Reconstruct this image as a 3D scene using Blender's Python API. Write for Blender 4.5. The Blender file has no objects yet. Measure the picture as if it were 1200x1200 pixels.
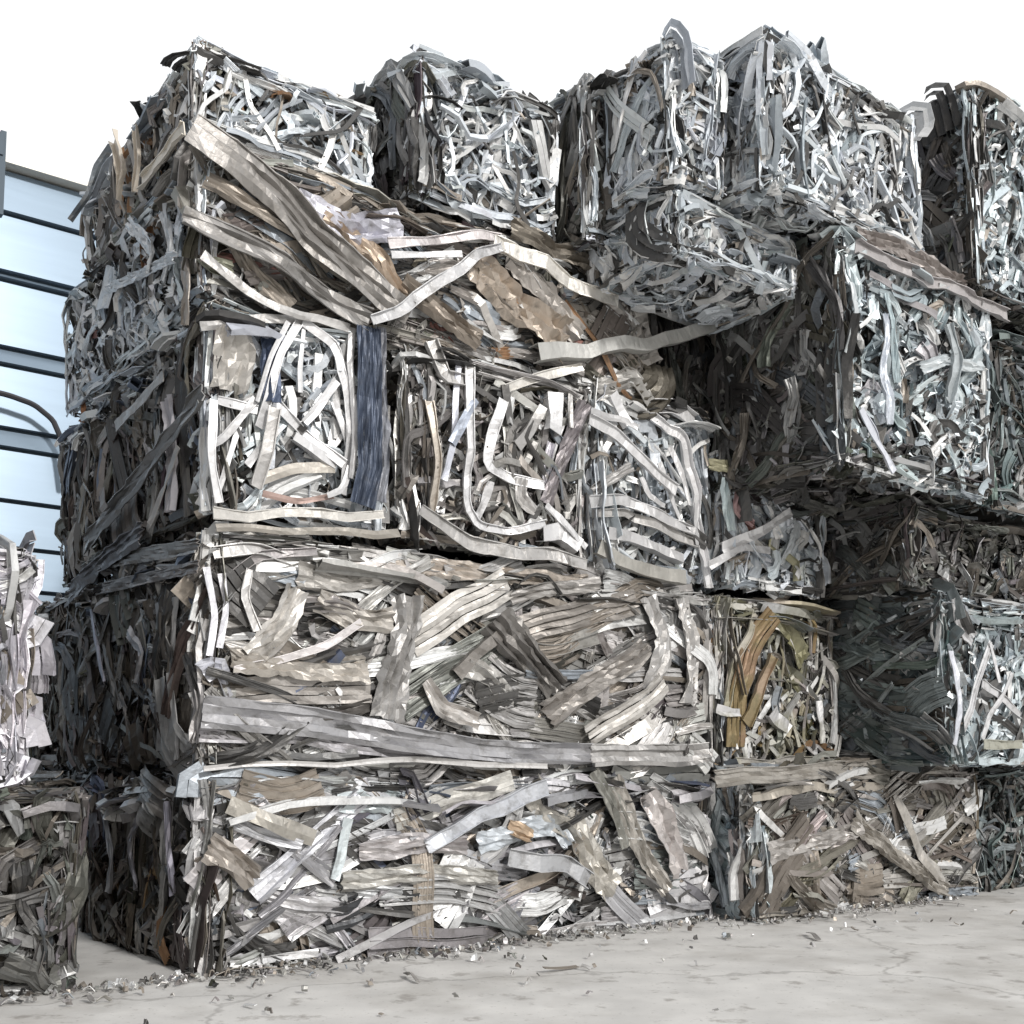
import bpy, math, random
import numpy as np
C = bpy.context.scene
# ------------------------------------------------------------------ camera
F_PX = 1300.0                       # focal length in pixels of a 1200 px wide picture
PITCH = math.radians(5)
CY = 900 - F_PX*math.tan(PITCH)     # row of the principal point
EYE = 0.55                          # camera height above the yard
cam_d = bpy.data.cameras.new('camera'); cam = bpy.data.objects.new('camera', cam_d)
C.collection.objects.link(cam)
cam_d.sensor_width = 36; cam_d.lens = 36*F_PX/1200
cam_d.shift_y = (CY-600)/1200
cam.location = (0, 0, EYE); cam.rotation_euler = (math.radians(90)+PITCH, 0, 0)
cam_d.clip_start = 0.05; cam_d.clip_end = 500
C.camera = cam
# ------------------------------------------------------------------ light
SUN_AZ = math.atan2(0.60, -0.80)    # direction towards the sun, from +Y clockwise
SUN_EL = math.radians(29)
w = bpy.data.worlds.new('World'); C.world = w; w.use_nodes = True
wn = w.node_tree; wn.nodes.clear()
sky = wn.nodes.new('ShaderNodeTexSky'); sky.sky_type = 'NISHITA'; sky.sun_disc = False
sky.sun_elevation = SUN_EL; sky.sun_rotation = SUN_AZ; sky.dust_density = 4.0; sky.air_density = 1.2
bg = wn.nodes.new('ShaderNodeBackground'); bg.inputs[1].default_value = 0.13
wo = wn.nodes.new('ShaderNodeOutputWorld')
# bright cloud over the far and right half of the sky, thinner and bluer behind the camera's left
tcw = wn.nodes.new('ShaderNodeTexCoord'); dt = wn.nodes.new('ShaderNodeVectorMath'); dt.operation = 'DOT_PRODUCT'
dt.inputs[1].default_value = (.62, .74, .25); wn.links.new(tcw.outputs['Generated'], dt.inputs[0])
nz = wn.nodes.new('ShaderNodeTexNoise'); nz.inputs['Scale'].default_value = 2.2; nz.inputs['Detail'].default_value = 6
wn.links.new(tcw.outputs['Generated'], nz.inputs['Vector'])
ad = wn.nodes.new('ShaderNodeMath'); ad.operation = 'MULTIPLY_ADD'; ad.inputs[1].default_value = .9
wn.links.new(nz.outputs['Fac'], ad.inputs[0]); wn.links.new(dt.outputs['Value'], ad.inputs[2])
rm = wn.nodes.new('ShaderNodeMapRange'); rm.inputs['From Min'].default_value = .1; rm.inputs['From Max'].default_value = .7; rm.interpolation_type = 'SMOOTHSTEP'
wn.links.new(ad.outputs[0], rm.inputs['Value'])
mw = wn.nodes.new('ShaderNodeMix'); mw.data_type = 'RGBA'; mw.inputs[7].default_value = (8.7, 8.8, 8.9, 1)
wn.links.new(rm.outputs[0], mw.inputs[0]); gw = wn.nodes.new('ShaderNodeMix'); gw.data_type = 'RGBA'; gw.inputs[0].default_value = .75; gw.inputs[7].default_value = (3.0, 3.0, 3.05, 1)
wn.links.new(sky.outputs[0], gw.inputs[6]); wn.links.new(gw.outputs[2], mw.inputs[6]); wn.links.new(mw.outputs[2], bg.inputs[0])
wn.links.new(bg.outputs[0], wo.inputs[0])
sd = bpy.data.lights.new('sun', 'SUN'); sun = bpy.data.objects.new('sun', sd); C.collection.objects.link(sun)
sd.energy = 2.5; sd.angle = math.radians(5); sd.color = (1, .975, .945)
sun.rotation_euler = (math.pi/2-SUN_EL, 0, math.pi-SUN_AZ)
C.view_settings.view_transform = 'Standard'; C.view_settings.look = 'None'
C.view_settings.exposure = 0.0; C.view_settings.gamma = 1
# ------------------------------------------------------------------ frame of the stack: u along the front, v into it, z up
PHI = math.radians(53.5)
TU = np.array([math.sin(PHI), math.cos(PHI), 0]); TV = np.array([-math.cos(PHI), math.sin(PHI), 0])
def ray(x, y):
    a = (x-600)/F_PX; b = (CY-y)/F_PX
    return np.array([a, math.cos(PITCH)-b*math.sin(PITCH), math.sin(PITCH)+b*math.cos(PITCH)])
_r = ray(235, 900); P0 = _r/_r[1]*2.97           # near bottom corner of the stack, at eye height
def meet(x, y, v):                                # where a sight line meets the bale front at depth v
    r = ray(x, y); t = (v+P0@TV)/(r@TV); p = r*t-P0
    return float(p@TU), float(p[2]), t
ROTZ = math.atan2(TU[1], TU[0])
def world(u, v, z):
    p = P0+TU*u+TV*v; return (p[0], p[1], z+EYE)
# ------------------------------------------------------------------ materials
def principled(name):
    m = bpy.data.materials.new(name); m.use_nodes = True
    return m, m.node_tree, m.node_tree.nodes['Principled BSDF']
def N(nt, t, **k):
    n = nt.nodes.new(t)
    for a, b in k.items(): setattr(n, a, b)
    return n
def scrap_material(name, metallic, rough, moss=0.0, dirt=.6):
    m, nt, p = principled(name)
    at = N(nt, 'ShaderNodeAttribute', attribute_name='tint')
    tc = N(nt, 'ShaderNodeTexCoord')
    n1 = N(nt, 'ShaderNodeTexNoise'); n1.inputs['Scale'].default_value = 22; n1.inputs['Detail'].default_value = 6
    n1.inputs['Roughness'].default_value = .65
    nt.links.new(tc.outputs['Object'], n1.inputs['Vector'])
    r1 = N(nt, 'ShaderNodeValToRGB'); r1.color_ramp.elements[0].position = .52; r1.color_ramp.elements[1].position = .72
    r1.color_ramp.elements[1].color = (dirt, dirt, dirt, 1)
    nt.links.new(n1.outputs['Fac'], r1.inputs['Fac'])
    mx = N(nt, 'ShaderNodeMix', data_type='RGBA'); mx.inputs[7].default_value = (.10, .092, .08, 1)
    nt.links.new(r1.outputs['Color'], mx.inputs[0]); nt.links.new(at.outputs['Color'], mx.inputs[6])
    out = mx.outputs[2]
    if moss:
        n3 = N(nt, 'ShaderNodeTexNoise'); n3.inputs['Scale'].default_value = 5; n3.inputs['Detail'].default_value = 4
        nt.links.new(tc.outputs['Object'], n3.inputs['Vector'])
        r3 = N(nt, 'ShaderNodeValToRGB'); r3.color_ramp.elements[0].position = .48; r3.color_ramp.elements[1].position = .6
        r3.color_ramp.elements[1].color = (moss, moss, moss, 1)
        nt.links.new(n3.outputs['Fac'], r3.inputs['Fac'])
        m3 = N(nt, 'ShaderNodeMix', data_type='RGBA'); m3.inputs[7].default_value = (.19, .18, .06, 1)
        nt.links.new(r3.outputs['Color'], m3.inputs[0]); nt.links.new(out, m3.inputs[6]); out = m3.outputs[2]
    nt.links.new(out, p.inputs['Base Color'])
    p.inputs['Metallic'].default_value = metallic
    n2 = N(nt, 'ShaderNodeTexNoise'); n2.inputs['Scale'].default_value = 60; n2.inputs['Detail'].default_value = 5
    nt.links.new(tc.outputs['Object'], n2.inputs['Vector'])
    mr = N(nt, 'ShaderNodeMapRange'); mr.inputs['To Min'].default_value = rough-.12; mr.inputs['To Max'].default_value = rough+.2
    nt.links.new(n2.outputs['Fac'], mr.inputs['Value']); nt.links.new(mr.outputs[0], p.inputs['Roughness'])
    bp = N(nt, 'ShaderNodeBump'); bp.inputs['Strength'].default_value = .45; bp.inputs['Distance'].default_value = .004
    nt.links.new(n2.outputs['Fac'], bp.inputs['Height']); nt.links.new(bp.outputs[0], p.inputs['Normal'])
    return m
M_SCRAP = scrap_material('weathered_aluminium', .48, .42)
M_BRIGHT = scrap_material('clean_aluminium', .32, .42, dirt=.28)
M_MOSSY = scrap_material('mossy_aluminium', .35, .5, .40)
M_CORE = scrap_material('dark_compacted_scrap', .3, .6)
# ------------------------------------------------------------------ mesh assembly
class Buf:
    def __init__(s): s.v = []; s.f = []; s.c = []; s.n = 0
    def add(s, v, f, c):
        s.v.append(v); s.f.append(f+s.n); s.n += len(v)
        s.c.append(np.tile(np.array([c[0], c[1], c[2], 1.]), (len(v), 1)))
    def build(s, name, mat, parent=None, origin=True, xform=None):
        if not s.v: return None
        v = np.vstack(s.v); f = np.vstack(s.f); c = np.vstack(s.c)
        o0 = v.mean(0) if origin else np.zeros(3); v = v-o0
        me = bpy.data.meshes.new(name)
        me.vertices.add(len(v)); me.vertices.foreach_set('co', v.astype(np.float32).ravel())
        me.loops.add(f.size); me.loops.foreach_set('vertex_index', f.astype(np.int32).ravel())
        me.polygons.add(len(f)); me.polygons.foreach_set('loop_start', np.arange(0, f.size, 4, dtype=np.int32))
        me.update(calc_edges=True); me.shade_flat()
        ca = me.color_attributes.new('tint', 'FLOAT_COLOR', 'POINT'); ca.data.foreach_set('color', c.astype(np.float32).ravel())
        me.materials.append(mat)
        o = bpy.data.objects.new(name, me); C.collection.objects.link(o); o.location = o0
        if parent: o.parent = parent
        return o
def noise2(seed, n=7, lo=2., hi=9.):
    r = np.random.RandomState(seed); k = r.uniform(-hi, hi, (n, 3)); ph = r.uniform(0, 6.28, n)
    def fn(p): return np.sin(p@k.T+ph).mean(-1)*1.6
    return fn
SEC = {}
def section(kind, w, t, rng):
    """outline of a strip: open polyline across the width, thickened"""
    h = w*rng.uniform(.35, .9)
    if kind == 'flat': q = [(-w/2, 0), (rng.uniform(-.2, .2)*w, rng.uniform(-.12, .12)*w), (w/2, 0)]
    elif kind == 'angle': q = [(-w/2, -h), (-w/2, 0), (w/2, 0)]
    elif kind == 'channel': q = [(-w/2, -h), (-w/2, 0), (w/2, 0), (w/2, -h)]
    elif kind == 'tray': q = [(-w/2, h*.4), (-w/2, 0), (w/2, 0), (w/2, h*.4)]
    elif kind == 'tube': q = [(-w/2, -h*.5), (-w/2, 0), (w/2, 0), (w/2, -h), (-w/2, -h), (-w/2, -h*.55)]
    elif kind == 'beam': q = [(-w/2, w*.10), (-w*.49, 0), (-w*.24, .01*w), (-w*.20, -.07*w), (w*.04, -.08*w), (w*.07, .02*w), (w*.29, .03*w), (w*.32, .10*w), (w/2, .07*w)]
    elif kind == 'ribbed':
        m = 9; q = [(-w/2+w*i/(m-1), (.10*w if i % 2 else 0)) for i in range(m)]
    else:
        m = 8; q = [(-w/2+w*i/(m-1), rng.uniform(-.11, .11)*w) for i in range(m)]
    q = np.array(q, float); d = np.gradient(q, axis=0); nn = np.stack([-d[:, 1], d[:, 0]], 1)
    nn /= np.linalg.norm(nn, axis=1)[:, None]+1e-9
    return q+nn*t/2, q-nn*t/2
def smooth_path(P, n):
    """rounded polyline with n samples, keeping the kinks fairly tight"""
    P = np.asarray(P, float)
    for _ in range(1):
        Q = [P[0]]
        for i in range(len(P)-1):
            Q.append(P[i]*.87+P[i+1]*.13); Q.append(P[i]*.13+P[i+1]*.87)
        Q.append(P[-1]); P = np.array(Q)
    s = np.r_[0, np.cumsum(np.linalg.norm(np.diff(P, axis=0), axis=1))]
    if s[-1] < 1e-4: return None
    x = np.linspace(0, s[-1], n)
    return np.stack([np.interp(x, s, P[:, k]) for k in range(3)], 1)
def sweep(buf, P, up, w, t, kind, roll, col, rng, jit=None, taper=True, twist=0.):
    """sweep the section along P (n x 3) with outward direction up"""
    n = len(P); T = np.gradient(P, axis=0); T /= np.linalg.norm(T, axis=1)[:, None]+1e-9
    up = np.asarray(up, float)
    B = np.cross(T, up); B /= np.linalg.norm(B, axis=1)[:, None]+1e-6
    U = np.cross(B, T)
    a = roll+twist*np.linspace(-.5, .5, n)
    ca, sa = np.cos(a)[:, None], np.sin(a)[:, None]
    B2 = B*ca+U*sa; U2 = U*ca-B*sa
    top, bot = section(kind, w, t, rng); m = len(top)
    ring = np.vstack([top, bot[::-1]])
    s = np.ones(n)
    if taper and n > 3: s = np.interp(np.arange(n), np.linspace(0, n-1, 4), 1+rng.uniform(-.2, .2, 4))
    V = P[:, None, :]+B2[:, None, :]*(ring[None, :, 0:1]*s[:, None, None])+U2[:, None, :]*ring[None, :, 1:2]
    if jit is None: jit = w*(.02 if kind not in ('sheet',) else .05)
    if w > .018 and n > 5:
        kk = max(2, int(np.linalg.norm(P[-1]-P[0])/(w*1.1))); kk = min(kk, n//2)
        g = rng.normal(0, w*.085, (kk+2, m)); x = np.linspace(0, kk+1, n); i0 = np.minimum(x.astype(int), kk); fr = (x-i0)[:, None]
        g = g[i0]*(1-fr)+g[i0+1]*fr; g = np.hstack([g, g[:, ::-1]]); V += U2[:, None, :]*g[:, :, None]
    J = rng.normal(0, jit, (n, m, 3)); V[:, :m] += J; V[:, m:] += J[:, ::-1]
    k = 2*m; V = V.reshape(-1, 3)
    i = np.arange(n-1)[:, None]*k; j = np.arange(k)[None, :]; j2 = (j+1) % k
    f = np.stack([i+j, i+j2, i+k+j2, i+k+j], -1).reshape(-1, 4)
    e = np.arange(m-1); cap = np.stack([e, k-1-e, k-2-e, e+1], 1)
    f = np.vstack([f, cap, cap[:, ::-1]+(n-1)*k])
    buf.add(V, f, col)
# ------------------------------------------------------------------ palettes (base colours of the metal; dark side palettes hold shade too)
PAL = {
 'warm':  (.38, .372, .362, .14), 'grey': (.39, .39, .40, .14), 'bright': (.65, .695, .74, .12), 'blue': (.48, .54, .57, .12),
 'dark':  (.13, .128, .122, .05), 'teal': (.19, .22, .225, .07), 'shaded': (.165, .155, .145, .08), 'brown': (.28, .265, .245, .10), 'lilac': (.47, .46, .50, .12)}  # the dim brownish side palette holds the left faces' shade in its colour
def colour(rng, pal, accents=()):
    r, g, b, s = PAL[pal]; x = rng.uniform(); o_ = .45 if pal in ('dark', 'teal', 'shaded') else 1.
    if accents and rng.uniform() < .035:
        return accents[rng.randint(len(accents))]
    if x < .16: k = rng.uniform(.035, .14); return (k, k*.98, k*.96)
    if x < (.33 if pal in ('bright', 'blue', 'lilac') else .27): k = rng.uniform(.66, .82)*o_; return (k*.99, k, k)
    if x < .36: k = rng.uniform(.22, .42)*o_; return (k, k*.89, k*.77)
    if x < .40: k = rng.uniform(.25, .45)*o_; return (k*.86, k*.95, k*1.05)
    d = rng.normal(0, s); return tuple(float(np.clip(c+d+rng.normal(0, .006), .04, .82)) for c in (r, g, b))
# ------------------------------------------------------------------ bale
STY = {  # count per m2, length, width, angle mean/spread (deg), bundle chance, kinds, roll spread, kink
 'curls':  dict(n=900, L=(.08, .34), w=(.007, .02), ang=(60, 80), bun=.15, kinds=('flat', 'channel', 'angle', 'tray', 'tube'), roll=1.0, kink=.75),
 'tangle': dict(n=620, L=(.10, .38), w=(.010, .026), ang=(75, 45), bun=.12, kinds=('flat', 'channel', 'tube', 'tray', 'beam', 'tube'), roll=.6, kink=.55),
 'planks': dict(n=560, L=(.14, .50), w=(.011, .034), ang=(5, 32), bun=.5, kinds=('flat', 'tray', 'ribbed', 'beam', 'tube', 'sheet'), roll=.28, kink=.2),
 'crumple': dict(n=760, L=(.06, .22), w=(.012, .038), ang=(80, 60), bun=.10, kinds=('sheet', 'flat', 'sheet', 'tray'), roll=.6, kink=.5),
 'side':   dict(n=600, L=(.10, .45), w=(.010, .034), ang=(82, 34), bun=.25, kinds=('sheet', 'flat', 'sheet', 'angle', 'ribbed'), roll=.42, kink=.38),
}
class Face:
    """one side of a bale: a along it, b up it, out of it; o is its lower corner, all in bale coordinates"""
    def __init__(s, o, a, b, out, A, B, bump, amp=.022):
        s.o, s.a, s.b, s.out = [np.array(q, float) for q in (o, a, b, out)]; s.A, s.B, s.bump, s.amp = A, B, bump, amp
    def lift(s, p):                       # p: n x 3 of (a, b, height)
        a, b, h = p[:, 0], p[:, 1], p[:, 2]
        d = np.minimum(np.minimum(a, s.A-a), np.minimum(b, s.B-b))
        X = s.o+a[:, None]*s.a+b[:, None]*s.b
        h = h+s.amp*s.bump(X)-.012*np.exp(-np.clip(d, 0, 1)/.015)
        return X+h[:, None]*s.out
def fill_face(face, sty, pal, rng, parts, rest, nparts, accents=(), density=1.):
    st = STY[sty]; n = max(4, int(st['n']*face.A*face.B*density))
    for i in range(int(face.A*face.B*SHRED*min(1, density))):       # torn shreds wedged between the strips
        c = np.array([rng.uniform(.01, face.A-.01), rng.uniform(.01, face.B-.01)]); L = rng.uniform(.02, .085); a = rng.uniform(0, 6.28)
        h = rng.uniform(-.05, .008); P = []
        for k in range(4):
            P.append((np.clip(c[0], 0, face.A), np.clip(c[1], 0, face.B), h+rng.normal(0, .007))); c = c+L/3*np.array([math.cos(a), math.sin(a)]); a += rng.normal(0, .8)
        wd = rng.uniform(.005, .022)
        sweep(rest, face.lift(np.array(P)), face.out, wd, .0015, 'flat', rng.normal(0, .8), colour(rng, pal), rng, twist=rng.normal(0, 1), jit=wd*.1)
    for side in range(4):                                          # strips folded along the press edges keep the block square
        EL = face.A if side < 2 else face.B
        for k in range(int(7+EL*9)):
            L = rng.uniform(.12, .45)*min(1.2, EL+.3); c = rng.uniform(0, EL); a0, a1 = max(0, c-L/2), min(EL, c+L/2)
            if a1-a0 < .05: continue
            t_ = np.linspace(a0, a1, 5); o_ = rng.uniform(-.002, .035)+rng.normal(0, .004, 5); h = rng.uniform(-.03, .004)+rng.normal(0, .005, 5)
            P = {0: np.c_[t_, o_, h], 1: np.c_[t_, face.B-o_, h], 2: np.c_[o_, t_, h], 3: np.c_[face.A-o_, t_, h]}[side]
            wd = rng.uniform(.010, .026)
            sweep(rest, face.lift(smooth_path(P, 8)), face.out, wd, .0022, ('flat', 'angle', 'tray', 'sheet')[rng.randint(4)], rng.normal(0, .35), colour(rng, pal), rng)
    items = []
    for i in range(n):
        L = rng.uniform(*st['L'])*(1 if rng.uniform() > .15 else 1.5); L = min(L, 1.1*max(face.A, face.B))
        wd = rng.uniform(*st['w']); items.append([L, wd, i/n])
    for L, wd, q in items:
        depth = -.075+.085*q+rng.uniform(-.01, .01)
        ang = math.radians(st['ang'][0]+rng.normal(0, st['ang'][1]))
        c = np.array([rng.uniform(0, face.A), rng.uniform(0, face.B)])
        m = rng.randint(3, 6); pts = [c.copy()]
        seg = L/(m-1)
        for k in range(m-1):
            pts.append(pts[-1]+seg*np.array([math.cos(ang), math.sin(ang)])); ang += rng.normal(0, st['kink'])
        P = np.array(pts); P -= P.mean(0)-c
        e = rng.uniform(-.003, .012); P[:, 0] = np.clip(P[:, 0], e, face.A-e); P[:, 1] = np.clip(P[:, 1], e, face.B-e)
        h = depth+rng.normal(0, .007, m)
        if rng.uniform() < .5: h[0] -= rng.uniform(0, .05)
        if rng.uniform() < .5: h[-1] -= rng.uniform(0, .05)
        P3 = np.c_[P, h]
        ns = int(np.clip(L/.028, 4, 13))
        S = smooth_path(P3, ns)
        if S is None: continue
        kind = st['kinds'][rng.randint(len(st['kinds']))]; roll = rng.normal(0, st['roll']); col = colour(rng, pal, accents)
        if kind in ('sheet', 'ribbed'): wd *= 1.7; roll *= .5
        buf = rest
        front = q > .62 and L*wd > .0022
        if front and len(parts) < nparts: buf = Buf(); 
        nb = (rng.randint(3, 6) if st['kink'] < .45 else 2) if rng.uniform() < st['bun'] and kind not in ('sheet', 'ribbed') else 1
        W = face.lift(S)
        T = np.gradient(W, axis=0); T /= np.linalg.norm(T, axis=1)[:, None]+1e-9
        side = np.cross(T, face.out)
        for k in range(nb):
            off = (k-(nb-1)/2)*wd*1.12
            q2 = rng.uniform(.8, 1.12); c2 = tuple(np.clip(x*q2, .03, .84) for x in col)
            sweep(buf, W+side*off+face.out*rng.uniform(-.004, .004), face.out, wd, rng.uniform(.0015, .003), kind, roll, c2, rng,
                  twist=rng.normal(0, .5))
        if buf is not rest:
            nm = 'crumpled_sheet' if kind in ('sheet', 'ribbed') else ('strip_bundle' if nb > 1 else ('metal_channel' if kind == 'channel' else 'metal_strip'))
            parts.append((nm, buf))
BALES = {}
SHRED = 600
def bale(key, u, v, z, front, label, pal='grey', side='side', spal=None, seed=1, nparts=46, tilt=0, faces='flt', accents=(), mat=None,
         density=1., group=None, cat='scrap bale', sdens=1., top_sty='planks'):
    rng = np.random.RandomState(seed); mat = mat or M_SCRAP
    Lx, Ly, Lz = u[1]-u[0], v[1]-v[0], z[1]-z[0]
    e = bpy.data.objects.new('scrap_bale', None); C.collection.objects.link(e); e.empty_display_size = .1
    e.location = world((u[0]+u[1])/2, (v[0]+v[1])/2, z[0]); e.rotation_euler = (0, -math.radians(tilt), ROTZ)
    e['label'] = label; e['category'] = cat; e['group'] = group or 'stacked bales of crushed aluminium'
    hx, hy = Lx/2, Ly/2; bump = noise2(seed*7+3)
    F = {'f': Face((-hx, -hy, 0), (1, 0, 0), (0, 0, 1), (0, -1, 0), Lx, Lz, bump),
         'l': Face((-hx, -hy, 0), (0, 1, 0), (0, 0, 1), (-1, 0, 0), Ly, Lz, bump),
         'r': Face((hx, -hy, 0), (0, 1, 0), (0, 0, 1), (1, 0, 0), Ly, Lz, bump),
         't': Face((-hx, -hy, Lz), (1, 0, 0), (0, 1, 0), (0, 0, 1), Lx, Ly, bump),
         'b': Face((-hx, -hy, 0), (1, 0, 0), (0, 1, 0), (0, 0, -1), Lx, Ly, bump)}
    # core: a lumpy block a hand's breadth inside the strips, coloured dark for the shade between them
    core = Buf(); nb = noise2(seed*3+1, 9, 10, 45); ins = .062
    for k, f in F.items():
        na, nbb = max(3, int(f.A/.035)), max(3, int(f.B/.035))
        a, b = np.meshgrid(np.linspace(ins, f.A-ins, na), np.linspace(ins, f.B-ins, nbb), indexing='ij')
        X = f.o+a.reshape(-1, 1)*f.a+b.reshape(-1, 1)*f.b-ins*f.out
        X = X+np.array([hx, hy, Lz/2])*0; cc = X-np.array([0, 0, Lz/2])
        X = X+(cc/np.linalg.norm(cc, axis=1)[:, None])*nb(X)[:, None]*.012
        i, j = np.meshgrid(np.arange(na-1), np.arange(nbb-1), indexing='ij'); i = i.ravel()*nbb+j.ravel()
        q = np.stack([i, i+nbb, i+nbb+1, i+1], 1); core.add(X, q, (.13, .12, .105))
    core.build('compressed_core', M_CORE, e, origin=False)
    parts, rest = [], Buf()
    for k in faces:
        f = F[k]
        if k == 'f': fill_face(f, front, pal, rng, parts, rest, nparts, accents, density)
        elif k == 't': fill_face(f, top_sty, pal, rng, parts, rest, len(parts)+6, accents, .6)
        elif k == 'b': fill_face(f, 'crumple', spal or pal, rng, parts, rest, len(parts)+4, accents, .8)
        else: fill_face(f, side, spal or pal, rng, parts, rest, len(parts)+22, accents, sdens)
    for nm, b in parts: b.build(nm, mat, e)
    r = rest.build('crushed_scrap', mat, e, origin=False); r['kind'] = 'stuff'
    BALES[key] = dict(e=e, u=u, v=v, z=z, mat=mat, F=F['f'], rng=rng, tilt=tilt)
    return e
def strip_on(key, pts, wpx, kind='flat', col=(.6, .6, .6), lift=.022, roll=0., nb=1, name=None, label=None, cat=None, t=.003, twist=0., hs=None, ns=None):
    """one remembered strip of the photo laid on the front of a bale (or loose, when it gets a label and category)"""
    B = BALES[key]; rng = B['rng']; v = B['v'][0]; q0 = rng.uniform(.72, 1.08); col = tuple(min(.82, c*q0) for c in col); wpx = wpx*rng.uniform(.8, 1.1)
    P = []; ws = 0
    for i, (x, y) in enumerate(pts):
        uu, zz, d = meet(x, y, v-lift); h = lift+(hs[i] if hs else 0)
        P.append((uu-(B['u'][0]+B['u'][1])/2, -(B['v'][1]-B['v'][0])/2-h, zz-B['z'][0])); ws += d
    wd = wpx*ws/len(pts)/F_PX/nb; P = np.array(P)
    L = np.linalg.norm(np.diff(P, axis=0), axis=1).sum()
    S = smooth_path(P, ns or int(np.clip(L/.02, 6, 40)))
    n = len(S); k = max(3, n//4); x = np.linspace(0, k-1, n); am = min(.008, .012*L+.15*wd*nb)
    for ax, q in ((0, .7), (1, 1.), (2, .7)): S[:, ax] += np.interp(x, np.arange(k), rng.normal(0, am*q, k))
    buf = Buf(); out = np.array((0, -1., 0)); T = np.gradient(S, axis=0); T /= np.linalg.norm(T, axis=1)[:, None]+1e-9; side = np.cross(T, out)
    for k in range(nb):
        q2 = rng.uniform(.75, 1.1); c2 = tuple(np.clip(x*q2, .03, .85) for x in col) if nb > 1 else col
        sweep(buf, S+side*(k-(nb-1)/2)*wd*1.08+out*rng.uniform(-.004, .004), out, wd, t, kind, roll, c2, rng, twist=twist,
              jit=wd*(.03 if kind in('sheet','ribbed') else .008))
    nm = name or ('crumpled_sheet' if kind in ('sheet', 'ribbed') else ('strip_bundle' if nb > 1 else 'metal_strip'))
    if label:
        o = buf.build(nm, B['mat']); e = B['e']
        m = np.array(o.location); c, s = math.cos(ROTZ), math.sin(ROTZ)
        o.location = (e.location[0]+m[0]*c-m[1]*s, e.location[1]+m[0]*s+m[1]*c, e.location[2]+m[2]); o.rotation_euler = (0, 0, ROTZ)
        o['label'] = label; o['category'] = cat or 'metal strip'
    else: o = buf.build(nm, B['mat'], B['e'])
    return o
def strip_left(key, pts, wpx, kind='flat', col=(.4, .4, .4), lift=.02, roll=0., nb=1):
    """the same on the left side of a bale"""
    B = BALES[key]; rng = B['rng']; u = B['u'][0]-lift; P = []; ws = 0
    for x, y in pts:
        r = ray(x, y); t = (u+P0@TU)/(r@TU); p = r*t-P0; ws += t
        P.append((-(B['u'][1]-B['u'][0])/2-lift, float(p@TV)-(B['v'][0]+B['v'][1])/2, float(p[2])-B['z'][0]))
    P = np.array(P); L = np.linalg.norm(np.diff(P, axis=0), axis=1).sum(); wd = wpx*1.3*ws/len(pts)/F_PX/nb
    S = smooth_path(P, int(np.clip(L/.025, 6, 30))); buf = Buf(); out = np.array((-1., 0, 0)); T = np.gradient(S, axis=0); T /= np.linalg.norm(T, axis=1)[:, None]+1e-9
    side = np.cross(T, out)
    for k in range(nb):
        q2 = rng.uniform(.75, 1.1) if nb > 1 else 1
        sweep(buf, S+side*(k-(nb-1)/2)*wd*1.08, out, wd, .003, kind, roll, tuple(c*q2 for c in col), rng)
    return buf.build('crumpled_sheet' if kind in ('sheet', 'ribbed') else ('strip_bundle' if nb > 1 else 'metal_strip'), B['mat'], B['e'])
# ------------------------------------------------------------------ setting: yard, wall
def simple(name, col, rough, metallic=0., scale=8., amt=.15, bump=.1, dist=.01, streak=None):
    m, nt, p = principled(name); tc = N(nt, 'ShaderNodeTexCoord'); n = N(nt, 'ShaderNodeTexNoise')
    n.inputs['Scale'].default_value = scale; n.inputs['Detail'].default_value = 7
    mp = N(nt, 'ShaderNodeMapping'); nt.links.new(tc.outputs['Object'], mp.inputs[0]); nt.links.new(mp.outputs[0], n.inputs['Vector'])
    if streak: mp.inputs['Scale'].default_value = streak
    mx = N(nt, 'ShaderNodeMix', data_type='RGBA'); mx.inputs[6].default_value = tuple(c*(1-amt) for c in col)+(1,)
    mx.inputs[7].default_value = tuple(min(1, c*(1+amt)) for c in col)+(1,)
    nt.links.new(n.outputs['Fac'], mx.inputs[0]); nt.links.new(mx.outputs[2], p.inputs['Base Color'])
    p.inputs['Roughness'].default_value = rough; p.inputs['Metallic'].default_value = metallic
    b = N(nt, 'ShaderNodeBump'); b.inputs['Strength'].default_value = bump; b.inputs['Distance'].default_value = dist
    nt.links.new(n.outputs['Fac'], b.inputs['Height']); nt.links.new(b.outputs[0], p.inputs['Normal'])
    return m
M_YARD = simple('pale_concrete', (.60, .59, .57), .85, 0, 6, .3, .5, .006)
_nt = M_YARD.node_tree; _p = _nt.nodes['Principled BSDF']; _src = _p.inputs['Base Color'].links[0].from_socket
_tc = N(_nt, 'ShaderNodeTexCoord')
for sc, lo, hi, col, k in ((1.3, .50, .68, (.33, .31, .28, 1), .7), (9, .58, .66, (.22, .20, .18, 1), .6), (55, .60, .68, (.25, .24, .22, 1), .5)):
    _n = N(_nt, 'ShaderNodeTexNoise'); _n.inputs['Scale'].default_value = sc; _n.inputs['Detail'].default_value = 8; _n.inputs['Roughness'].default_value = .62
    _nt.links.new(_tc.outputs['Object'], _n.inputs['Vector'])
    _r = N(_nt, 'ShaderNodeMapRange'); _r.inputs['From Min'].default_value = lo; _r.inputs['From Max'].default_value = hi; _r.inputs['To Max'].default_value = k
    _nt.links.new(_n.outputs['Fac'], _r.inputs['Value'])
    _m = N(_nt, 'ShaderNodeMix', data_type='RGBA'); _m.inputs[7].default_value = col
    _nt.links.new(_r.outputs[0], _m.inputs[0]); _nt.links.new(_src, _m.inputs[6]); _src = _m.outputs[2]
_v = N(_nt, 'ShaderNodeTexVoronoi', feature='DISTANCE_TO_EDGE'); _v.inputs['Scale'].default_value = .55
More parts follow.
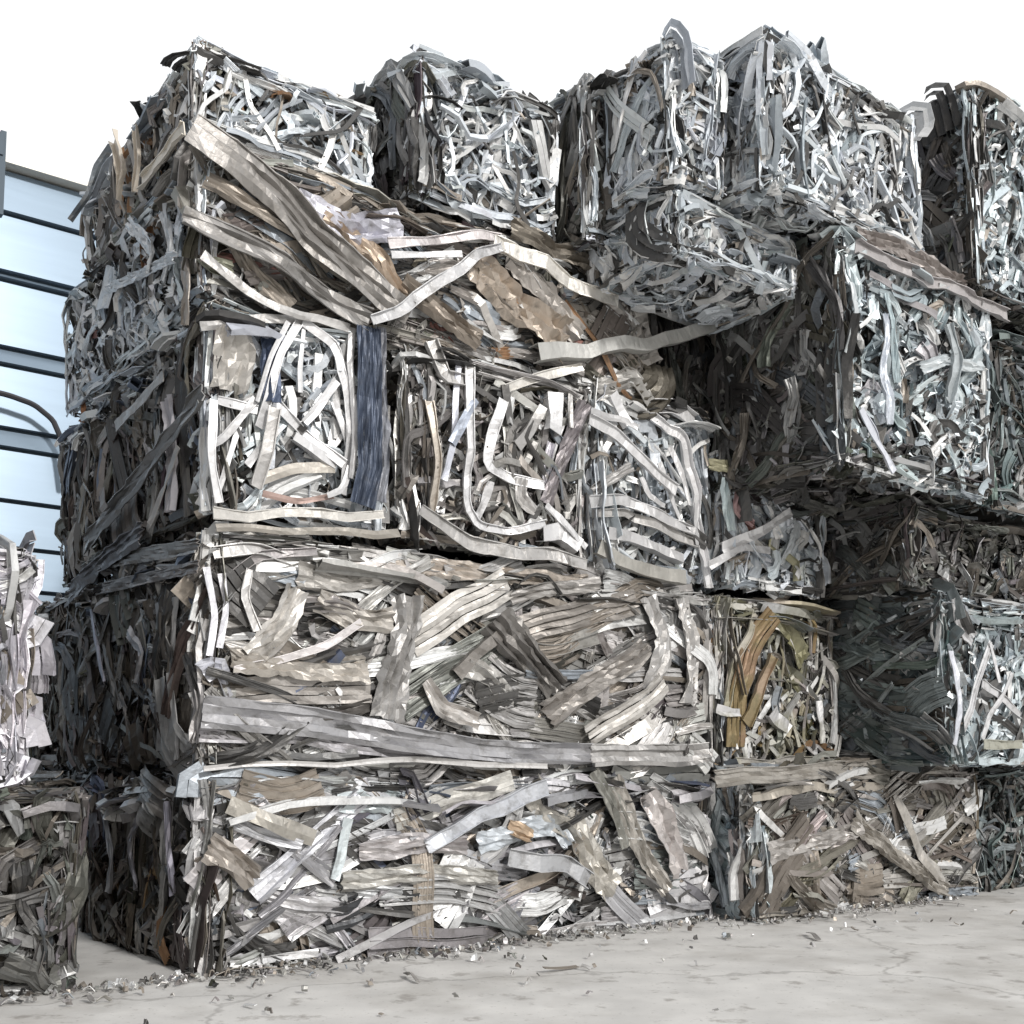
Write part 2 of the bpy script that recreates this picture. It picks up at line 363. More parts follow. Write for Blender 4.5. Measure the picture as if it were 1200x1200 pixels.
_n = N(_nt, 'ShaderNodeTexNoise'); _n.inputs['Scale'].default_value = 3; _n.inputs['Detail'].default_value = 6
_a = N(_nt, 'ShaderNodeVectorMath', operation='MULTIPLY_ADD'); _a.inputs[1].default_value = (.5, .5, .5)
_nt.links.new(_tc.outputs['Object'], _n.inputs['Vector']); _nt.links.new(_n.outputs['Color'], _a.inputs[0]); _nt.links.new(_tc.outputs['Object'], _a.inputs[2]); _nt.links.new(_a.outputs[0], _v.inputs['Vector'])
_r = N(_nt, 'ShaderNodeMapRange'); _r.inputs['From Max'].default_value = .006; _r.inputs['To Min'].default_value = .4; _r.inputs['To Max'].default_value = 0
_nt.links.new(_v.outputs['Distance'], _r.inputs['Value'])
_m = N(_nt, 'ShaderNodeMix', data_type='RGBA'); _m.inputs[7].default_value = (.12, .11, .10, 1)
_nt.links.new(_r.outputs[0], _m.inputs[0]); _nt.links.new(_src, _m.inputs[6]); _nt.links.new(_m.outputs[2], _p.inputs['Base Color'])
M_CLAD = simple('pale_blue_cladding', (.21, .275, .345), .32, .35, 1.2, .12, .1, .004, (1, 1, 12))
M_CLADW = simple('cream_cladding', (.70, .68, .62), .4, .1, 1.2, .1, .1, .004, (1, 1, 12))
M_SEAM = simple('dark_seam', (.06, .09, .12), .6)
M_RUB = simple('black_rubber', (.03, .03, .035), .5)
def grid_sheet(name, x0, x1, y0, y1, n, zf, mat, loc=(0, 0, 0)):
    xs = np.linspace(x0, x1, n); ys = np.linspace(y0, y1, n); a, b = np.meshgrid(xs, ys, indexing='ij')
    X = np.stack([a.ravel(), b.ravel(), zf(a.ravel(), b.ravel())], 1)
    i, j = np.meshgrid(np.arange(n-1), np.arange(n-1), indexing='ij'); i = i.ravel()*n+j.ravel()
    B = Buf(); B.add(X, np.stack([i, i+n, i+n+1, i+1], 1), (.5, .5, .5)); return B.build(name, mat, origin=False)
g = grid_sheet('ground', -150, 150, -60, 240, 60, lambda a, b: a*0, M_YARD); g['kind'] = 'structure'
def box(buf, a, b, col=(.5, .5, .5)):
    (x0, y0, z0), (x1, y1, z1) = a, b
    v = np.array([(x0, y0, z0), (x1, y0, z0), (x1, y1, z0), (x0, y1, z0), (x0, y0, z1), (x1, y0, z1), (x1, y1, z1), (x0, y1, z1)], float)
    f = np.array([(0, 3, 2, 1), (4, 5, 6, 7), (0, 1, 5, 4), (1, 2, 6, 5), (2, 3, 7, 6), (3, 0, 4, 7)]); buf.add(v, f, col)
# metal shed beyond the stack, parallel to it
VW = 3.6
e = bpy.data.objects.new('metal_shed', None); C.collection.objects.link(e); e.location = world(0, VW, -EYE); e.rotation_euler = (0, 0, ROTZ)
e['label'] = 'pale blue shed wall of wide horizontal metal boards behind the stack'; e['category'] = 'shed'
def wz(y, x=0): return meet(x, y, VW)[1]+EYE
ztop = wz(193)
lev = [0]+[wz(y) for y in (760, 690, 640, 585, 523, 500, 425, 405, 325, 316, 246)]+[ztop]
cr = {}
for i in range(len(lev)-1):
    b = Buf(); z0, z1 = lev[i]+.010, lev[i+1]-.010
    # a board that leans out at its foot and returns under itself
    v = np.array([(-9, .00, z0), (7, .00, z0), (7, .03, z1), (-9, .03, z1), (-9, .06, z0), (7, .06, z0), (7, .06, z1), (-9, .06, z1)], float)
    b.add(v, np.array([(0, 1, 2, 3), (4, 7, 6, 5), (0, 4, 5, 1), (3, 2, 6, 7), (0, 3, 7, 4), (1, 5, 6, 2)]), (.5, .5, .5))
    b.build('cladding_board', cr.get(i, M_CLAD), e, origin=False)
b = Buf(); box(b, (-9, .065, 0), (7, 3, ztop-.02)); b.build('shed_body', simple('dark_steel', (.14, .19, .24), .6), e, origin=False)  # darker body tone that shows in the seams between boards
b = Buf(); box(b, (-9, -.05, ztop+.003), (7, 3.1, ztop+.03)); b.build('roof_edge', M_CLADW, e, origin=False)
pu = meet(2, 200, VW-.08)[0]
b = Buf(); box(b, (pu-.02, -.12, wz(262)), (pu+.01, -.07, wz(165))); box(b, (pu-.06, -.13, wz(194)), (pu-.005, -.06, wz(170)))
b.build('wall_bracket', M_SEAM, e, origin=False)
# cable looping down the wall
cb = Buf(); cp = []
for x, y in ((-60, 452), (-20, 456), (10, 463), (40, 474), (62, 492), (72, 515), (76, 560)):
    uu, zz, d = meet(x, y, VW-.1); cp.append(world(uu, VW-.1, zz))
S = smooth_path(cp, 40); rg = np.random.RandomState(5)
T = np.gradient(S, axis=0); T /= np.linalg.norm(T, axis=1)[:, None]
ux = np.cross(T, (0, 0, 1.)); ux /= np.linalg.norm(ux, axis=1)[:, None]; uy = np.cross(ux, T); k = 8
th = np.arange(k)*2*math.pi/k
V = S[:, None]+.016*(np.cos(th)[None, :, None]*ux[:, None]+np.sin(th)[None, :, None]*uy[:, None])
i = np.arange(len(S)-1)[:, None]*k; j = np.arange(k)[None]; j2 = (j+1) % k
cb.add(V.reshape(-1, 3), np.stack([i+j, i+j2, i+k+j2, i+k+j], -1).reshape(-1, 4), (.1, .1, .1))
o = cb.build('cable', M_RUB); o['label'] = 'dark cable curving across the pale blue shed wall'; o['category'] = 'cable'
# ------------------------------------------------------------------ the bales
OR = [(.36, .22, .13), (.38, .27, .16)]; BL = [(.10, .12, .18), (.14, .17, .23)]; RD = [(.26, .13, .11), (.30, .19, .17)]
G = -EYE
# bottom row
bale('D1', (0, 1.93), (.0, 1.86), (G, -.03), 'planks', 'wide grey bale at the bottom of the stack below the long flattened bars', 'grey', spal='shaded', seed=11, accents=OR+BL, nparts=70)
bale('D2', (1.99, 3.46), (-.16, 1.3), (G, .0), 'planks', 'grey brown bottom bale right of the dark gap, topped by long horizontal bars', 'brown', spal='blue', seed=12, nparts=50)
bale('D3', (3.50, 4.7), (-.1, 1.2), (G, -.01), 'tangle', 'dark bottom bale in the lower right corner', 'teal', seed=13, nparts=20)
# second row
bale('C1', (0, 1.95), (.0, 1.86), (.005, .645), 'planks', 'wide bale of flattened grey planks and long bars lying lengthwise', 'warm', spal='shaded', seed=21, nparts=60, accents=BL)
bale('C2', (1.98, 2.70), (.0, 1.3), (.01, .65), 'tangle', 'mossy bale with rusty orange strips right of the wide plank bale', 'warm', seed=22, accents=OR, mat=M_MOSSY, nparts=40)
bale('C3', (2.73, 4.2), (-.48, 1.0), (.015, .67), 'tangle', 'dark green grey bale with white crossed strips at its right', 'blue', side='planks', spal='teal', seed=23, nparts=40)
# third row
bale('B1', (.0, .56), (.0, 1.55), (.70, 1.29), 'tangle', 'end of bale with a tent of white strips beside dark blue sheets', 'bright', spal='shaded', seed=31, mat=M_BRIGHT, accents=BL, nparts=44)
bale('B2', (.62, 1.365), (.0, 1.6), (.70, 1.31), 'tangle', 'bale with white bent U shaped strips in the middle of the stack', 'warm', spal='brown', seed=32, nparts=44)
bale('B3', (1.375, 1.965), (.0, 1.6), (.695, 1.36), 'tangle', 'bale of bowed white profiles with one long strip down its right edge', 'bright', seed=33, mat=M_BRIGHT, nparts=44)
bale('B4', (1.985, 2.58), (-.06, 1.3), (.69, 1.20), 'crumple', 'pale crumpled bale with a mossy yellow top under the dark overhang', 'bright', seed=34, mat=M_BRIGHT, accents=RD+[(.40, .39, .27)], nparts=40)
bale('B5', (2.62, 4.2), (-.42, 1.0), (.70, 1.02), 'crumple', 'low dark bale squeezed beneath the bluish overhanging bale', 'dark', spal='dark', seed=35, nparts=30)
# fourth row
bale('T1', (-.03, 1.70), (.0, 1.36), (1.315, 1.765), 'planks', 'bale of broad brownish crumpled beams above the white strip bales', 'brown', spal='bright', side='crumple', seed=41, nparts=50, accents=RD+OR)
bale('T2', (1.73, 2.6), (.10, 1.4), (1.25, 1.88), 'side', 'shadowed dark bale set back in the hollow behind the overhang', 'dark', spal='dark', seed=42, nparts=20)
bale('C4', (1.99, 2.90), (-.6, .0), (1.04, 1.84), 'crumple', 'tall bluish bale jutting forward over the hollow with a dark left side', 'blue', side='side', spal='dark', seed=43, mat=M_BRIGHT, nparts=55, faces='fltb', accents=[(.40, .39, .41)])  # dark side palette puts the left face's shade into its colour
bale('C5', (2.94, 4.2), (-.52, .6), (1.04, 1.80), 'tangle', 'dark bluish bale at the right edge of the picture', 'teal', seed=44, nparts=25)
# top row
bale('A1', (-.06, .51), (.0, 1.12), (1.775, 2.03), 'curls', 'leftmost top bale with upright curls and a cream corner', 'bright', spal='warm', side='tangle', seed=51, mat=M_BRIGHT, accents=OR, nparts=40)
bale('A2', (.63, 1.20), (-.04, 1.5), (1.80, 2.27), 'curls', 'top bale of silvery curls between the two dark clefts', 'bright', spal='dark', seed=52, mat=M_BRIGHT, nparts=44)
bale('A3', (1.27, 1.72), (-.12, 1.2), (1.80, 2.38), 'curls', 'top bale of silvery curls just right of the second dark cleft', 'bright', spal='dark', seed=53, mat=M_BRIGHT, nparts=40, faces='fltb')  # left side coloured dark for the shade in the cleft
bale('A3c', (1.32, 1.575), (-.47, -.14), (1.88, 2.36), 'curls', 'narrow top bale of silvery curls pressed against the left of the bright one', 'bright', seed=57, mat=M_BRIGHT, nparts=30, faces='fltrb')
bale('A3b', (1.36, 1.97), (-.43, -.02), (1.66, 1.86), 'tangle', 'low clump of bright bent strips sagging over the dark hollow', 'bright', seed=58, mat=M_BRIGHT, nparts=40, faces='fltrb')
bale('A4', (1.60, 2.46), (-.62, -.13), (1.875, 2.40), 'curls', 'bright silvery bale resting on the tall bluish bale', 'bright', seed=54, mat=M_BRIGHT, nparts=50, faces='fltrb')
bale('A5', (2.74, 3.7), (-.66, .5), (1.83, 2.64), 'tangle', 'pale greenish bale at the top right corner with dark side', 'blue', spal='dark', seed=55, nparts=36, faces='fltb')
# stack at the left
bale('L1', (-2.0, -.43), (.02, 1.2), (-.04, .53), 'planks', 'pale striped bale at the left edge across the dark gap', 'lilac', seed=61, nparts=40, faces='ftr')
bale('L2', (-2.1, -.30), (.02, 1.2), (G, -.06), 'crumple', 'dark reddish bale under the pale striped one at left', 'dark', spal='dark', seed=62, nparts=20, faces='ftr', accents=RD)
# ------------------------------------------------------------------ remembered strips
W = (.70, .70, .71); LG = (.52, .51, .50); MG = (.42, .41, .40); DG = (.14, .14, .14); BR = (.36, .31, .26); NB = (.06, .08, .13)
S_ = strip_on
# broad beams across the brown bale
S_('T1', [(232, 150), (300, 205), (375, 285), (480, 372)], 46, 'beam', (.34, .325, .31), lift=.05, name='bent_beam', label='broad bent brown grey beam slanting down from the top left', cat='metal beam', t=.004)
S_('T1', [(218, 256), (300, 292), (375, 338), (432, 372)], 30, 'beam', (.34, .33, .32), lift=.045, name='flat_beam', label='flat grey beam with dark lower edge slanting under the broad brown one', cat='metal beam', t=.005, roll=.25)
S_('T1', [(432, 376), (480, 358), (520, 328), (556, 298), (585, 288)], 15, 'tray', W, lift=.07, name='bent_strip', label='white bent strip rising to the right in front of the brown beams', cat='metal strip')
S_('T1', [(578, 286), (612, 296), (655, 322), (690, 342), (722, 354)], 17, 'tray', (.72, .70, .66), lift=.055)
S_('B3', [(632, 412), (690, 408), (758, 402), (800, 392), (840, 378)], 19, 'channel', (.50, .50, .48), lift=.075, name='loose_channel', label='grey channel poking out rightwards over the dark hollow', cat='metal strip')
S_('T1', [(455, 301), (500, 298), (540, 300)], 9, 'flat', W, lift=.04)
S_('T1', [(452, 288), (500, 286), (560, 274), (585, 280)], 12, 'tray', (.66, .62, .62), lift=.035)
S_('T1', [(553, 302), (600, 350), (640, 390), (665, 402)], 46, 'sheet', (.46, .40, .34), lift=.03)
S_('T1', [(600, 300), (640, 340), (680, 395)], 34, 'sheet', (.48, .45, .42), lift=.035)
S_('T1', [(470, 330), (520, 370), (560, 400)], 34, 'ribbed', (.30, .26, .22), lift=.03)
S_('T1', [(380, 250), (440, 300), (470, 350)], 26, 'sheet', (.45, .36, .28), lift=.03)
S_('T1', [(350, 235), (410, 268), (470, 262)], 34, 'sheet', (.50, .50, .56), lift=.035)
S_('T1', [(600, 268), (680, 300), (730, 320)], 26, 'ribbed', (.28, .25, .21), lift=.03)
S_('T1', [(240, 300), (300, 345), (360, 372), (412, 378)], 12, 'flat', LG, lift=.04)
S_('T1', [(235, 385), (300, 372), (360, 378)], 10, 'flat', LG, lift=.02)
S_('T1', [(700, 330), (745, 360), (760, 430)], 34, 'sheet', (.42, .40, .38), lift=.02)
# tent of strips
for pts, wd, c, k in [
 ([(352, 378), (325, 430), (302, 500)], 9, W, 'tray'), ([(340, 378), (318, 420), (300, 470)], 6, W, 'flat'),
 ([(356, 376), (350, 430), (352, 460)], 6, W, 'flat'), ([(358, 376), (395, 410), (408, 460), (410, 540), (398, 578)], 10, W, 'tray'),
 ([(392, 470), (408, 520), (404, 560)], 8, W, 'flat'), ([(324, 468), (360, 508), (398, 548)], 13, W, 'tray'), ([(345, 512), (372, 530), (395, 548)], 14, W, 'channel'),
 ([(394, 444), (370, 480), (358, 492)], 9, W, 'flat'), ([(322, 480), (306, 540), (296, 570)], 12, LG, 'tray'), ([(330, 500), (300, 530), (290, 545)], 10, W, 'flat'),
 ([(300, 564), (345, 552), (392, 548)], 14, (.62, .58, .52), 'flat'), ([(250, 470), (246, 540), (256, 590)], 10, W, 'tray'), ([(300, 470), (262, 515), (250, 520)], 10, W, 'tray'),
 ([(280, 500), (262, 560), (252, 585)], 8, W, 'flat'), ([(255, 470), (285, 476), (300, 480)], 12, W, 'tray'), ([(305, 578), (350, 590), (392, 582)], 8, (.36, .26, .23), 'flat'),
 ([(412, 385), (416, 480), (410, 560)], 8, W, 'flat'), ([(384, 582), (402, 570), (412, 548)], 8, W, 'flat')]:
    S_('B1', pts, wd, k, c, lift=float(BALES['B1']['rng'].uniform(.012, .04)), twist=.3)
S_('B1', [(318, 395), (316, 440), (312, 470)], 30, 'sheet', NB, lift=.01)
S_('B1', [(428, 385), (432, 480), (428, 592)], 30, 'ribbed', (.075, .095, .14), lift=.045, nb=4)
S_('B1', [(448, 385), (450, 480), (448, 588)], 16, 'sheet', (.22, .23, .26), lift=.04)
S_('B1', [(268, 385), (272, 420), (270, 460)], 40, 'sheet', (.50, .48, .45), lift=.015)
S_('B1', [(250, 606), (330, 600), (380, 604), (446, 603)], 13, 'tray', (.74, .72, .68), lift=.03)
S_('B1', [(248, 618), (340, 622), (470, 626)], 10, 'flat', (.30, .28, .25), lift=.02)
# U shaped strips
for pts, wd, c, k in [
 ([(548, 425), (549, 520), (547, 595), (560, 618), (600, 622), (640, 612)], 11, W, 'tray'), ([(540, 430), (534, 500), (520, 560)], 9, (.70, .72, .80), 'flat'),
 ([(590, 468), (575, 505), (570, 545), (600, 560), (635, 572)], 13, W, 'tray'), ([(638, 480), (622, 510), (605, 528)], 14, LG, 'channel'),
 ([(598, 522), (615, 548), (634, 566)], 8, (.50, .46, .42), 'channel'), ([(650, 462), (652, 490), (648, 505)], 16, W, 'channel'), ([(668, 460), (668, 500)], 8, LG, 'flat'),
 ([(645, 520), (640, 560), (650, 570)], 16, (.72, .70, .76), 'sheet'), ([(684, 475), (665, 525), (640, 590)], 18, (.26, .24, .25), 'ribbed'), ([(672, 478), (652, 530), (636, 580)], 5, W, 'flat'),
 ([(572, 565), (568, 590), (562, 605)], 12, W, 'flat'), ([(590, 455), (640, 440), (680, 432)], 12, (.70, .68, .64), 'tray'), ([(505, 400), (520, 440), (545, 452)], 14, LG, 'tray'),
 ([(500, 470), (512, 540), (505, 600)], 10, (.55, .50, .44), 'tray'), ([(490, 600), (560, 640), (650, 650), (690, 660)], 14, LG, 'tray'), ([(636, 628), (660, 622), (680, 640)], 16, W, 'channel'),
 ([(560, 470), (545, 490), (530, 520)], 10, (.40, .44, .52), 'flat'), ([(610, 560), (608, 585), (625, 600)], 16, LG, 'sheet'), ([(640, 590), (665, 610), (688, 640)], 10, W, 'flat')]:
    S_('B2', pts, wd, k, c, lift=float(BALES['B2']['rng'].uniform(.012, .04)), twist=.3)
for pts, wd, c, k in [
 ([(692, 492), (720, 505), (760, 545), (790, 575)], 15, W, 'tray'), ([(692, 483), (730, 488), (745, 500)], 9, W, 'flat'), ([(758, 476), (790, 480), (816, 494)], 16, W, 'tray'),
 ([(764, 486), (796, 510), (812, 560), (822, 630), (826, 688)], 11, W, 'tray'), ([(690, 590), (728, 584), (768, 602), (815, 622)], 13, W, 'tray'), ([(695, 604), (735, 600), (775, 620), (812, 640)], 10, LG, 'tray'),
 ([(712, 622), (735, 628), (765, 640), (800, 652)], 13, W, 'channel'), ([(720, 460), (738, 500)], 10, W, 'channel'), ([(752, 560), (758, 580), (780, 595)], 8, W, 'flat'),
 ([(786, 520), (800, 560), (806, 590)], 9, W, 'flat'), ([(740, 545), (715, 560), (695, 575)], 12, LG, 'sheet'), ([(815, 590), (817, 640)], 8, W, 'flat'), ([(700, 640), (740, 660), (805, 676)], 16, (.40, .39, .36), 'channel'),
 ([(700, 455), (745, 440), (765, 470)], 24, (.46, .45, .43), 'sheet'), ([(770, 540), (795, 600), (806, 625)], 7, W, 'flat')]:
    S_('B3', pts, wd, k, c, lift=float(BALES['B3']['rng'].uniform(.012, .04)), twist=.3)
# planks and bars
for pts, wd, c, k, n in [
 ([(236, 838), (300, 838), (380, 850), (480, 868), (600, 882), (690, 888)], 30, (.50, .50, .52), 'beam', 1), ([(236, 862), (330, 862), (440, 876), (560, 884)], 20, (.46, .45, .47), 'beam', 1),
 ([(690, 886), (760, 886), (830, 884)], 26, (.50, .49, .48), 'beam', 1), ([(272, 775), (340, 778), (432, 784)], 34, (.46, .43, .39), 'ribbed', 1), ([(275, 808), (350, 810), (436, 808)], 34, (.52, .49, .46), 'flat', 3),
 ([(470, 700), (478, 740), (462, 790), (450, 842)], 44, (.52, .51, .50), 'ribbed', 1), ([(482, 752), (530, 720), (592, 682)], 46, (.55, .53, .50), 'flat', 4), ([(578, 726), (610, 760), (655, 808)], 42, (.22, .21, .20), 'ribbed', 1),
 ([(455, 662), (560, 670), (690, 682)], 22, (.48, .43, .38), 'ribbed', 1), ([(350, 672), (400, 684), (455, 678)], 26, (.58, .56, .53), 'sheet', 1), ([(250, 650), (300, 640), (345, 662)], 12, LG, 'tray', 1),
 ([(242, 665), (250, 720), (244, 770)], 10, (.66, .66, .70), 'flat', 1), ([(262, 670), (265, 710), (258, 760)], 8, (.62, .62, .66), 'flat', 1), ([(292, 664), (286, 700), (300, 740)], 10, LG, 'tray', 1),
 ([(350, 690), (330, 735), (296, 770)], 34, (.60, .58, .55), 'sheet', 1), ([(372, 700), (420, 728), (460, 730)], 34, (.54, .51, .47), 'sheet', 1), ([(640, 842), (690, 802), (760, 758)], 34, (.33, .31, .29), 'ribbed', 1),
 ([(690, 862), (730, 838), (780, 800)], 26, (.55, .53, .50), 'flat', 3), ([(702, 888), (740, 862), (778, 836)], 22, (.62, .60, .57), 'tray', 1), ([(610, 738), (680, 720), (748, 704)], 36, (.40, .37, .34), 'flat', 4),
 ([(600, 700), (640, 690), (700, 686)], 20, (.52, .50, .48), 'sheet', 1), ([(535, 790), (560, 762), (592, 744)], 14, (.30, .28, .26), 'channel', 1), ([(545, 780), (580, 800), (605, 830)], 34, (.54, .53, .51), 'sheet', 1),
 ([(760, 700), (775, 750), (770, 810)], 34, (.52, .51, .50), 'sheet', 1), ([(800, 700), (812, 760), (808, 830)], 28, (.50, .49, .48), 'sheet', 1), ([(500, 800), (520, 830), (560, 845)], 24, (.50, .48, .46), 'sheet', 1),
 ([(236, 790), (258, 770), (270, 815)], 26, (.60, .61, .66), 'sheet', 1), ([(240, 900), (330, 895), (480, 893), (640, 900)], 8, LG, 'flat', 1), ([(310, 880), (360, 886), (420, 884)], 10, DG, 'flat', 1)]:
    S_('C1', pts, wd, k, c, lift=float(BALES['C1']['rng'].uniform(.012, .035)), nb=n, roll=float(BALES['C1']['rng'].normal(0, .2)))
for pts, wd, c, k, n in [
 ([(300, 1048), (340, 1010), (385, 965), (425, 938)], 26, (.62, .63, .67), 'beam', 1), ([(400, 945), (440, 935), (470, 940)], 24, (.62, .68, .70), 'sheet', 1), ([(405, 960), (402, 1000), (390, 1030)], 14, (.60, .66, .68), 'flat', 1),
 ([(268, 948), (320, 968), (365, 978)], 20, (.44, .42, .38), 'flat', 1), ([(240, 990), (270, 1010), (300, 1030)], 30, (.33, .30, .27), 'ribbed', 1), ([(270, 960), (300, 975), (350, 990)], 18, (.70, .71, .74), 'sheet', 1),
 ([(560, 992), (610, 975), (650, 962), (668, 990)], 24, (.56, .60, .64), 'sheet', 1), ([(598, 972), (626, 978)], 20, (.50, .38, .27), 'sheet', 1), ([(460, 960), (520, 940), (600, 918)], 26, (.48, .47, .44), 'flat', 3),
 ([(500, 990), (570, 950), (640, 922)], 22, (.58, .60, .64), 'tray', 1), ([(620, 925), (680, 975), (720, 1045)], 36, (.48, .46, .42), 'sheet', 1), ([(720, 915), (745, 980), (780, 1045)], 22, (.38, .36, .33), 'ribbed', 1),
 ([(700, 905), (725, 950), (735, 990)], 26, (.36, .36, .33), 'sheet', 1), ([(760, 925), (775, 970), (800, 1020)], 40, (.54, .51, .50), 'sheet', 1), ([(400, 1035), (480, 1025), (580, 1030)], 22, (.52, .51, .48), 'sheet', 1),
 ([(420, 1000), (480, 985), (545, 990)], 22, (.40, .38, .38), 'ribbed', 1), ([(600, 1005), (650, 1012), (690, 1030)], 18, (.52, .53, .55), 'tray', 1)]:
    S_('D1', pts, wd, k, c, lift=float(BALES['D1']['rng'].uniform(.015, .04)), nb=n)
for pts, wd, c, k, n in [([(838, 912), (930, 906), (1040, 900), (1120, 896)], 18, (.36, .34, .31), 'beam', 1), ([(880, 935), (960, 922), (1040, 918)], 12, (.48, .44, .38), 'flat', 1),
 ([(1000, 960), (1050, 1005), (1110, 1045)], 20, (.34, .32, .29), 'ribbed', 1), ([(1050, 930), (1070, 985), (1105, 1035)], 14, (.40, .38, .35), 'flat', 1), ([(900, 1000), (960, 985), (1010, 970)], 22, (.42, .40, .38), 'sheet', 1)]:
    S_('D2', pts, wd, k, c, lift=.025, nb=n)
for pts, wd, c, k, n in [([(900, 718), (880, 760), (866, 810), (864, 875)], 26, (.33, .22, .14), 'flat', 4), ([(905, 770), (890, 810), (872, 850)], 16, (.33, .25, .18), 'tray', 1), ([(888, 720), (862, 770), (850, 830)], 10, (.55, .52, .46), 'tray', 1),
 ([(905, 715), (930, 740), (945, 775)], 30, (.27, .26, .17), 'sheet', 1), ([(840, 832), (868, 834)], 12, W, 'flat', 1), ([(905, 835), (925, 850)], 14, W, 'channel', 1), ([(962, 820), (966, 870)], 10, W, 'flat', 1),
 ([(860, 892), (910, 893), (960, 890)], 10, (.58, .56, .52), 'tray', 1)]:
    S_('C2', pts, wd, k, c, lift=.03, nb=n)
for pts, wd, c, k, n in [([(832, 545), (880, 548), (945, 545)], 16, (.42, .40, .27), 'sheet', 1), ([(850, 560), (852, 590), (860, 620)], 16, (.60, .70, .72), 'sheet', 1), ([(870, 560), (862, 600), (880, 615)], 14, (.42, .28, .28), 'sheet', 1),
 ([(850, 640), (890, 625), (930, 600)], 12, W, 'flat', 1), ([(835, 660), (870, 640), (905, 645)], 10, W, 'flat', 1), ([(890, 560), (915, 575), (940, 570)], 16, (.55, .53, .30), 'sheet', 1)]:
    S_('B4', pts, wd, k, c, lift=.03, nb=n)
for pts, wd, c, k, n in [([(1165, 752), (1145, 800), (1126, 862)], 10, W, 'tray', 2), ([(1162, 752), (1168, 780), (1172, 800)], 6, W, 'flat', 1), ([(1150, 800), (1178, 822), (1195, 840)], 9, W, 'tray', 1), ([(1185, 790), (1165, 830), (1150, 866)], 7, W, 'flat', 1),
 ([(1118, 760), (1122, 820), (1118, 870)], 9, (.66, .68, .74), 'flat', 1), ([(1120, 700), (1130, 740), (1140, 750)], 16, (.55, .55, .56), 'sheet', 1), ([(1150, 872), (1200, 870)], 10, (.52, .52, .44), 'tray', 1)]:
    S_('C3', pts, wd, k, c, lift=.03, nb=n)
for pts, wd, c, k, n in [([(1000, 290), (1060, 320), (1112, 340), (1180, 372)], 14, (.40, .38, .38), 'tray', 1), ([(1010, 275), (1080, 300), (1130, 335)], 22, (.40, .36, .34), 'ribbed', 1), ([(1020, 320), (1060, 350), (1100, 372)], 10, (.42, .40, .41), 'flat', 1),
 ([(1040, 370), (1036, 440), (1040, 500)], 14, (.56, .60, .66), 'sheet', 1), ([(1000, 330), (1004, 370), (998, 410)], 10, (.60, .64, .66), 'flat', 1), ([(1010, 480), (1030, 520), (1045, 555)], 10, (.62, .64, .70), 'tray', 1),
 ([(1110, 380), (1120, 420), (1112, 470)], 14, (.46, .50, .52), 'tray', 1), ([(1080, 430), (1110, 420), (1150, 430)], 14, (.52, .56, .58), 'sheet', 1)]:
    S_('C4', pts, wd, k, c, lift=.03, nb=n)
L_ = strip_left
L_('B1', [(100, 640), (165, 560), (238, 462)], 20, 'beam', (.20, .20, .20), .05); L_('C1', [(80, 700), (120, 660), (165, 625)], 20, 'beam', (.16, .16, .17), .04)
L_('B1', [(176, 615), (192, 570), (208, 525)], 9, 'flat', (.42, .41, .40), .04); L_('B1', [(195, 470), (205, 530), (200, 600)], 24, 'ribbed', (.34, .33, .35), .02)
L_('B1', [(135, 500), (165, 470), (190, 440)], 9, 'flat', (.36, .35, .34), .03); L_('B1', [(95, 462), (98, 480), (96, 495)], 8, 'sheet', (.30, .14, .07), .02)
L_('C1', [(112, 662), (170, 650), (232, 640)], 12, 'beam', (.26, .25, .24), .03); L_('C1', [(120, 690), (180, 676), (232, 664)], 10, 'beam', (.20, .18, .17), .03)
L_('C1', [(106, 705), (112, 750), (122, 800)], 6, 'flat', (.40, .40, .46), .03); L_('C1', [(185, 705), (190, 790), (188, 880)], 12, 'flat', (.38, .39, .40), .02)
L_('C1', [(205, 700), (202, 780), (208, 890)], 10, 'ribbed', (.30, .30, .30), .02); L_('C1', [(150, 740), (165, 765), (160, 800)], 12, 'sheet', (.40, .40, .42), .02)
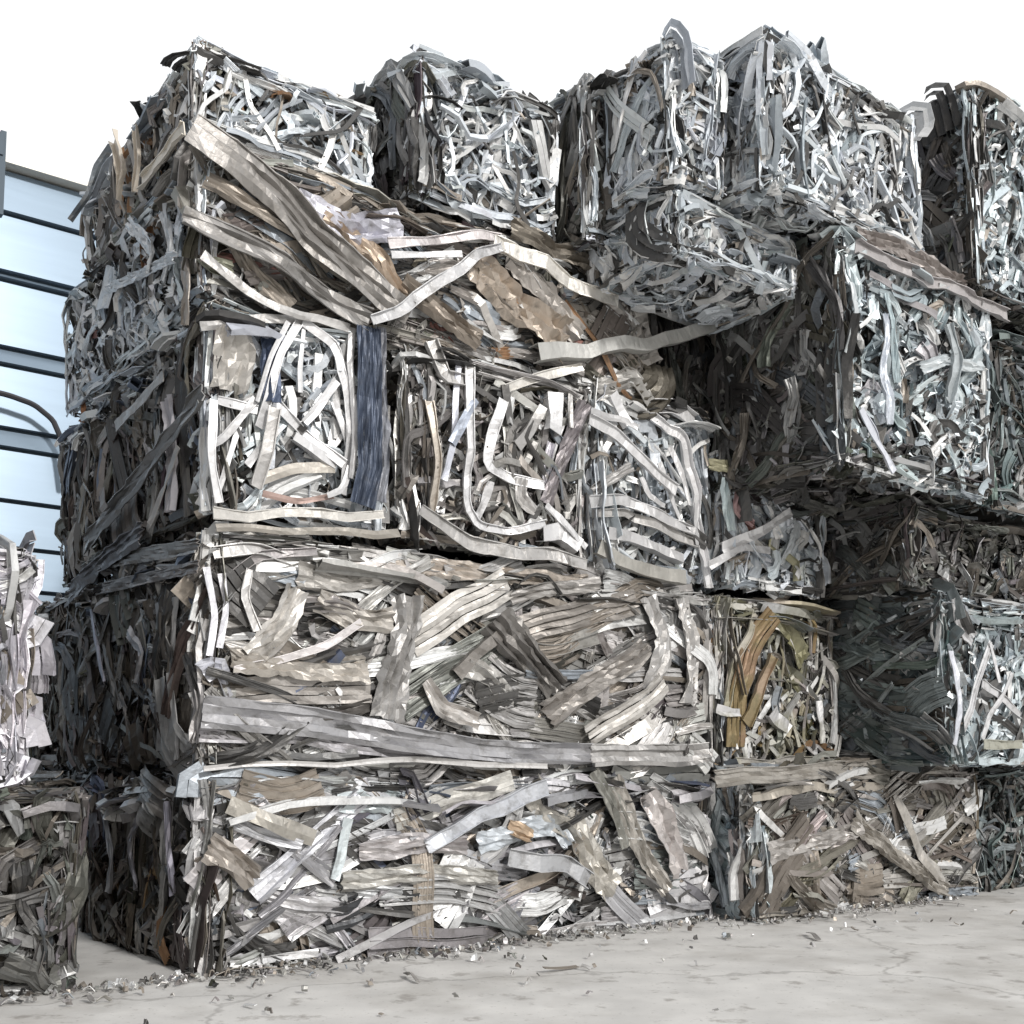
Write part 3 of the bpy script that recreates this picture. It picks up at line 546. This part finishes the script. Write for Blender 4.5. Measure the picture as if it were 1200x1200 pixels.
L_('T1', [(125, 340), (165, 322), (205, 300)], 11, 'sheet', (.66, .68, .70), .03); L_('T1', [(150, 260), (180, 290), (175, 320)], 12, 'sheet', (.66, .68, .70), .03)
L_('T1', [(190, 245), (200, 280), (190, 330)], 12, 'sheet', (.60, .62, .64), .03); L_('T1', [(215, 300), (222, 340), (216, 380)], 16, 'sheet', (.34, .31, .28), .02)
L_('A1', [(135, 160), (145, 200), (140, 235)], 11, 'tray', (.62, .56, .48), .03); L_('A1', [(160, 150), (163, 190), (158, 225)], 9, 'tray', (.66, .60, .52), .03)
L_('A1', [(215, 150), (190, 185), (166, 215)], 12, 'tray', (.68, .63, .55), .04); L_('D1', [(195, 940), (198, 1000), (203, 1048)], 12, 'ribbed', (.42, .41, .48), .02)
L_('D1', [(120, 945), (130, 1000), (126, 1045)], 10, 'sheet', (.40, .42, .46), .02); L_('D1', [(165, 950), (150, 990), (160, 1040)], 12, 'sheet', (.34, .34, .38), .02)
o = strip_on('T1', [(133, 168), (110, 210), (82, 258)], 9, 'flat', (.05, .06, .07), lift=-.9, name='dark_rod', label='dark thin rod leaning off the top left corner against the sky', cat='metal strip')
# small scrap fallen on the yard
rng = np.random.RandomState(77); deb = Buf()
for i in range(900):
    uu = rng.choice([.3, 1.2, 1.9, 2.6, -.1, .8])+rng.normal(0, .35); vv = -abs(rng.normal(0, .07 if i % 5 else .3))+.02-(.16 if uu > 1.97 else 0); a = rng.uniform(0, 6.28); L = .008+.05*rng.power(.5)*rng.uniform(0, 1)**2+(.10 if i % 29 == 0 else 0)
    c = np.array(world(uu, vv, G+.006)); d = np.array([math.cos(a), math.sin(a), 0])*L/2
    S = smooth_path([c-d, c+[0, 0, rng.uniform(0, .02)], c+d+[0, 0, rng.uniform(0, .01)]], 5)
    sweep(deb, S, (0, 0, 1.), rng.uniform(.004, .016), .002, 'flat', rng.normal(0, .3), colour(rng, 'warm'), rng)
o = deb.build('scrap_debris', M_SCRAP, origin=False); o['kind'] = 'stuff'; o['label'] = 'small aluminium offcuts fallen on the pale yard below the bales'; o['category'] = 'debris'
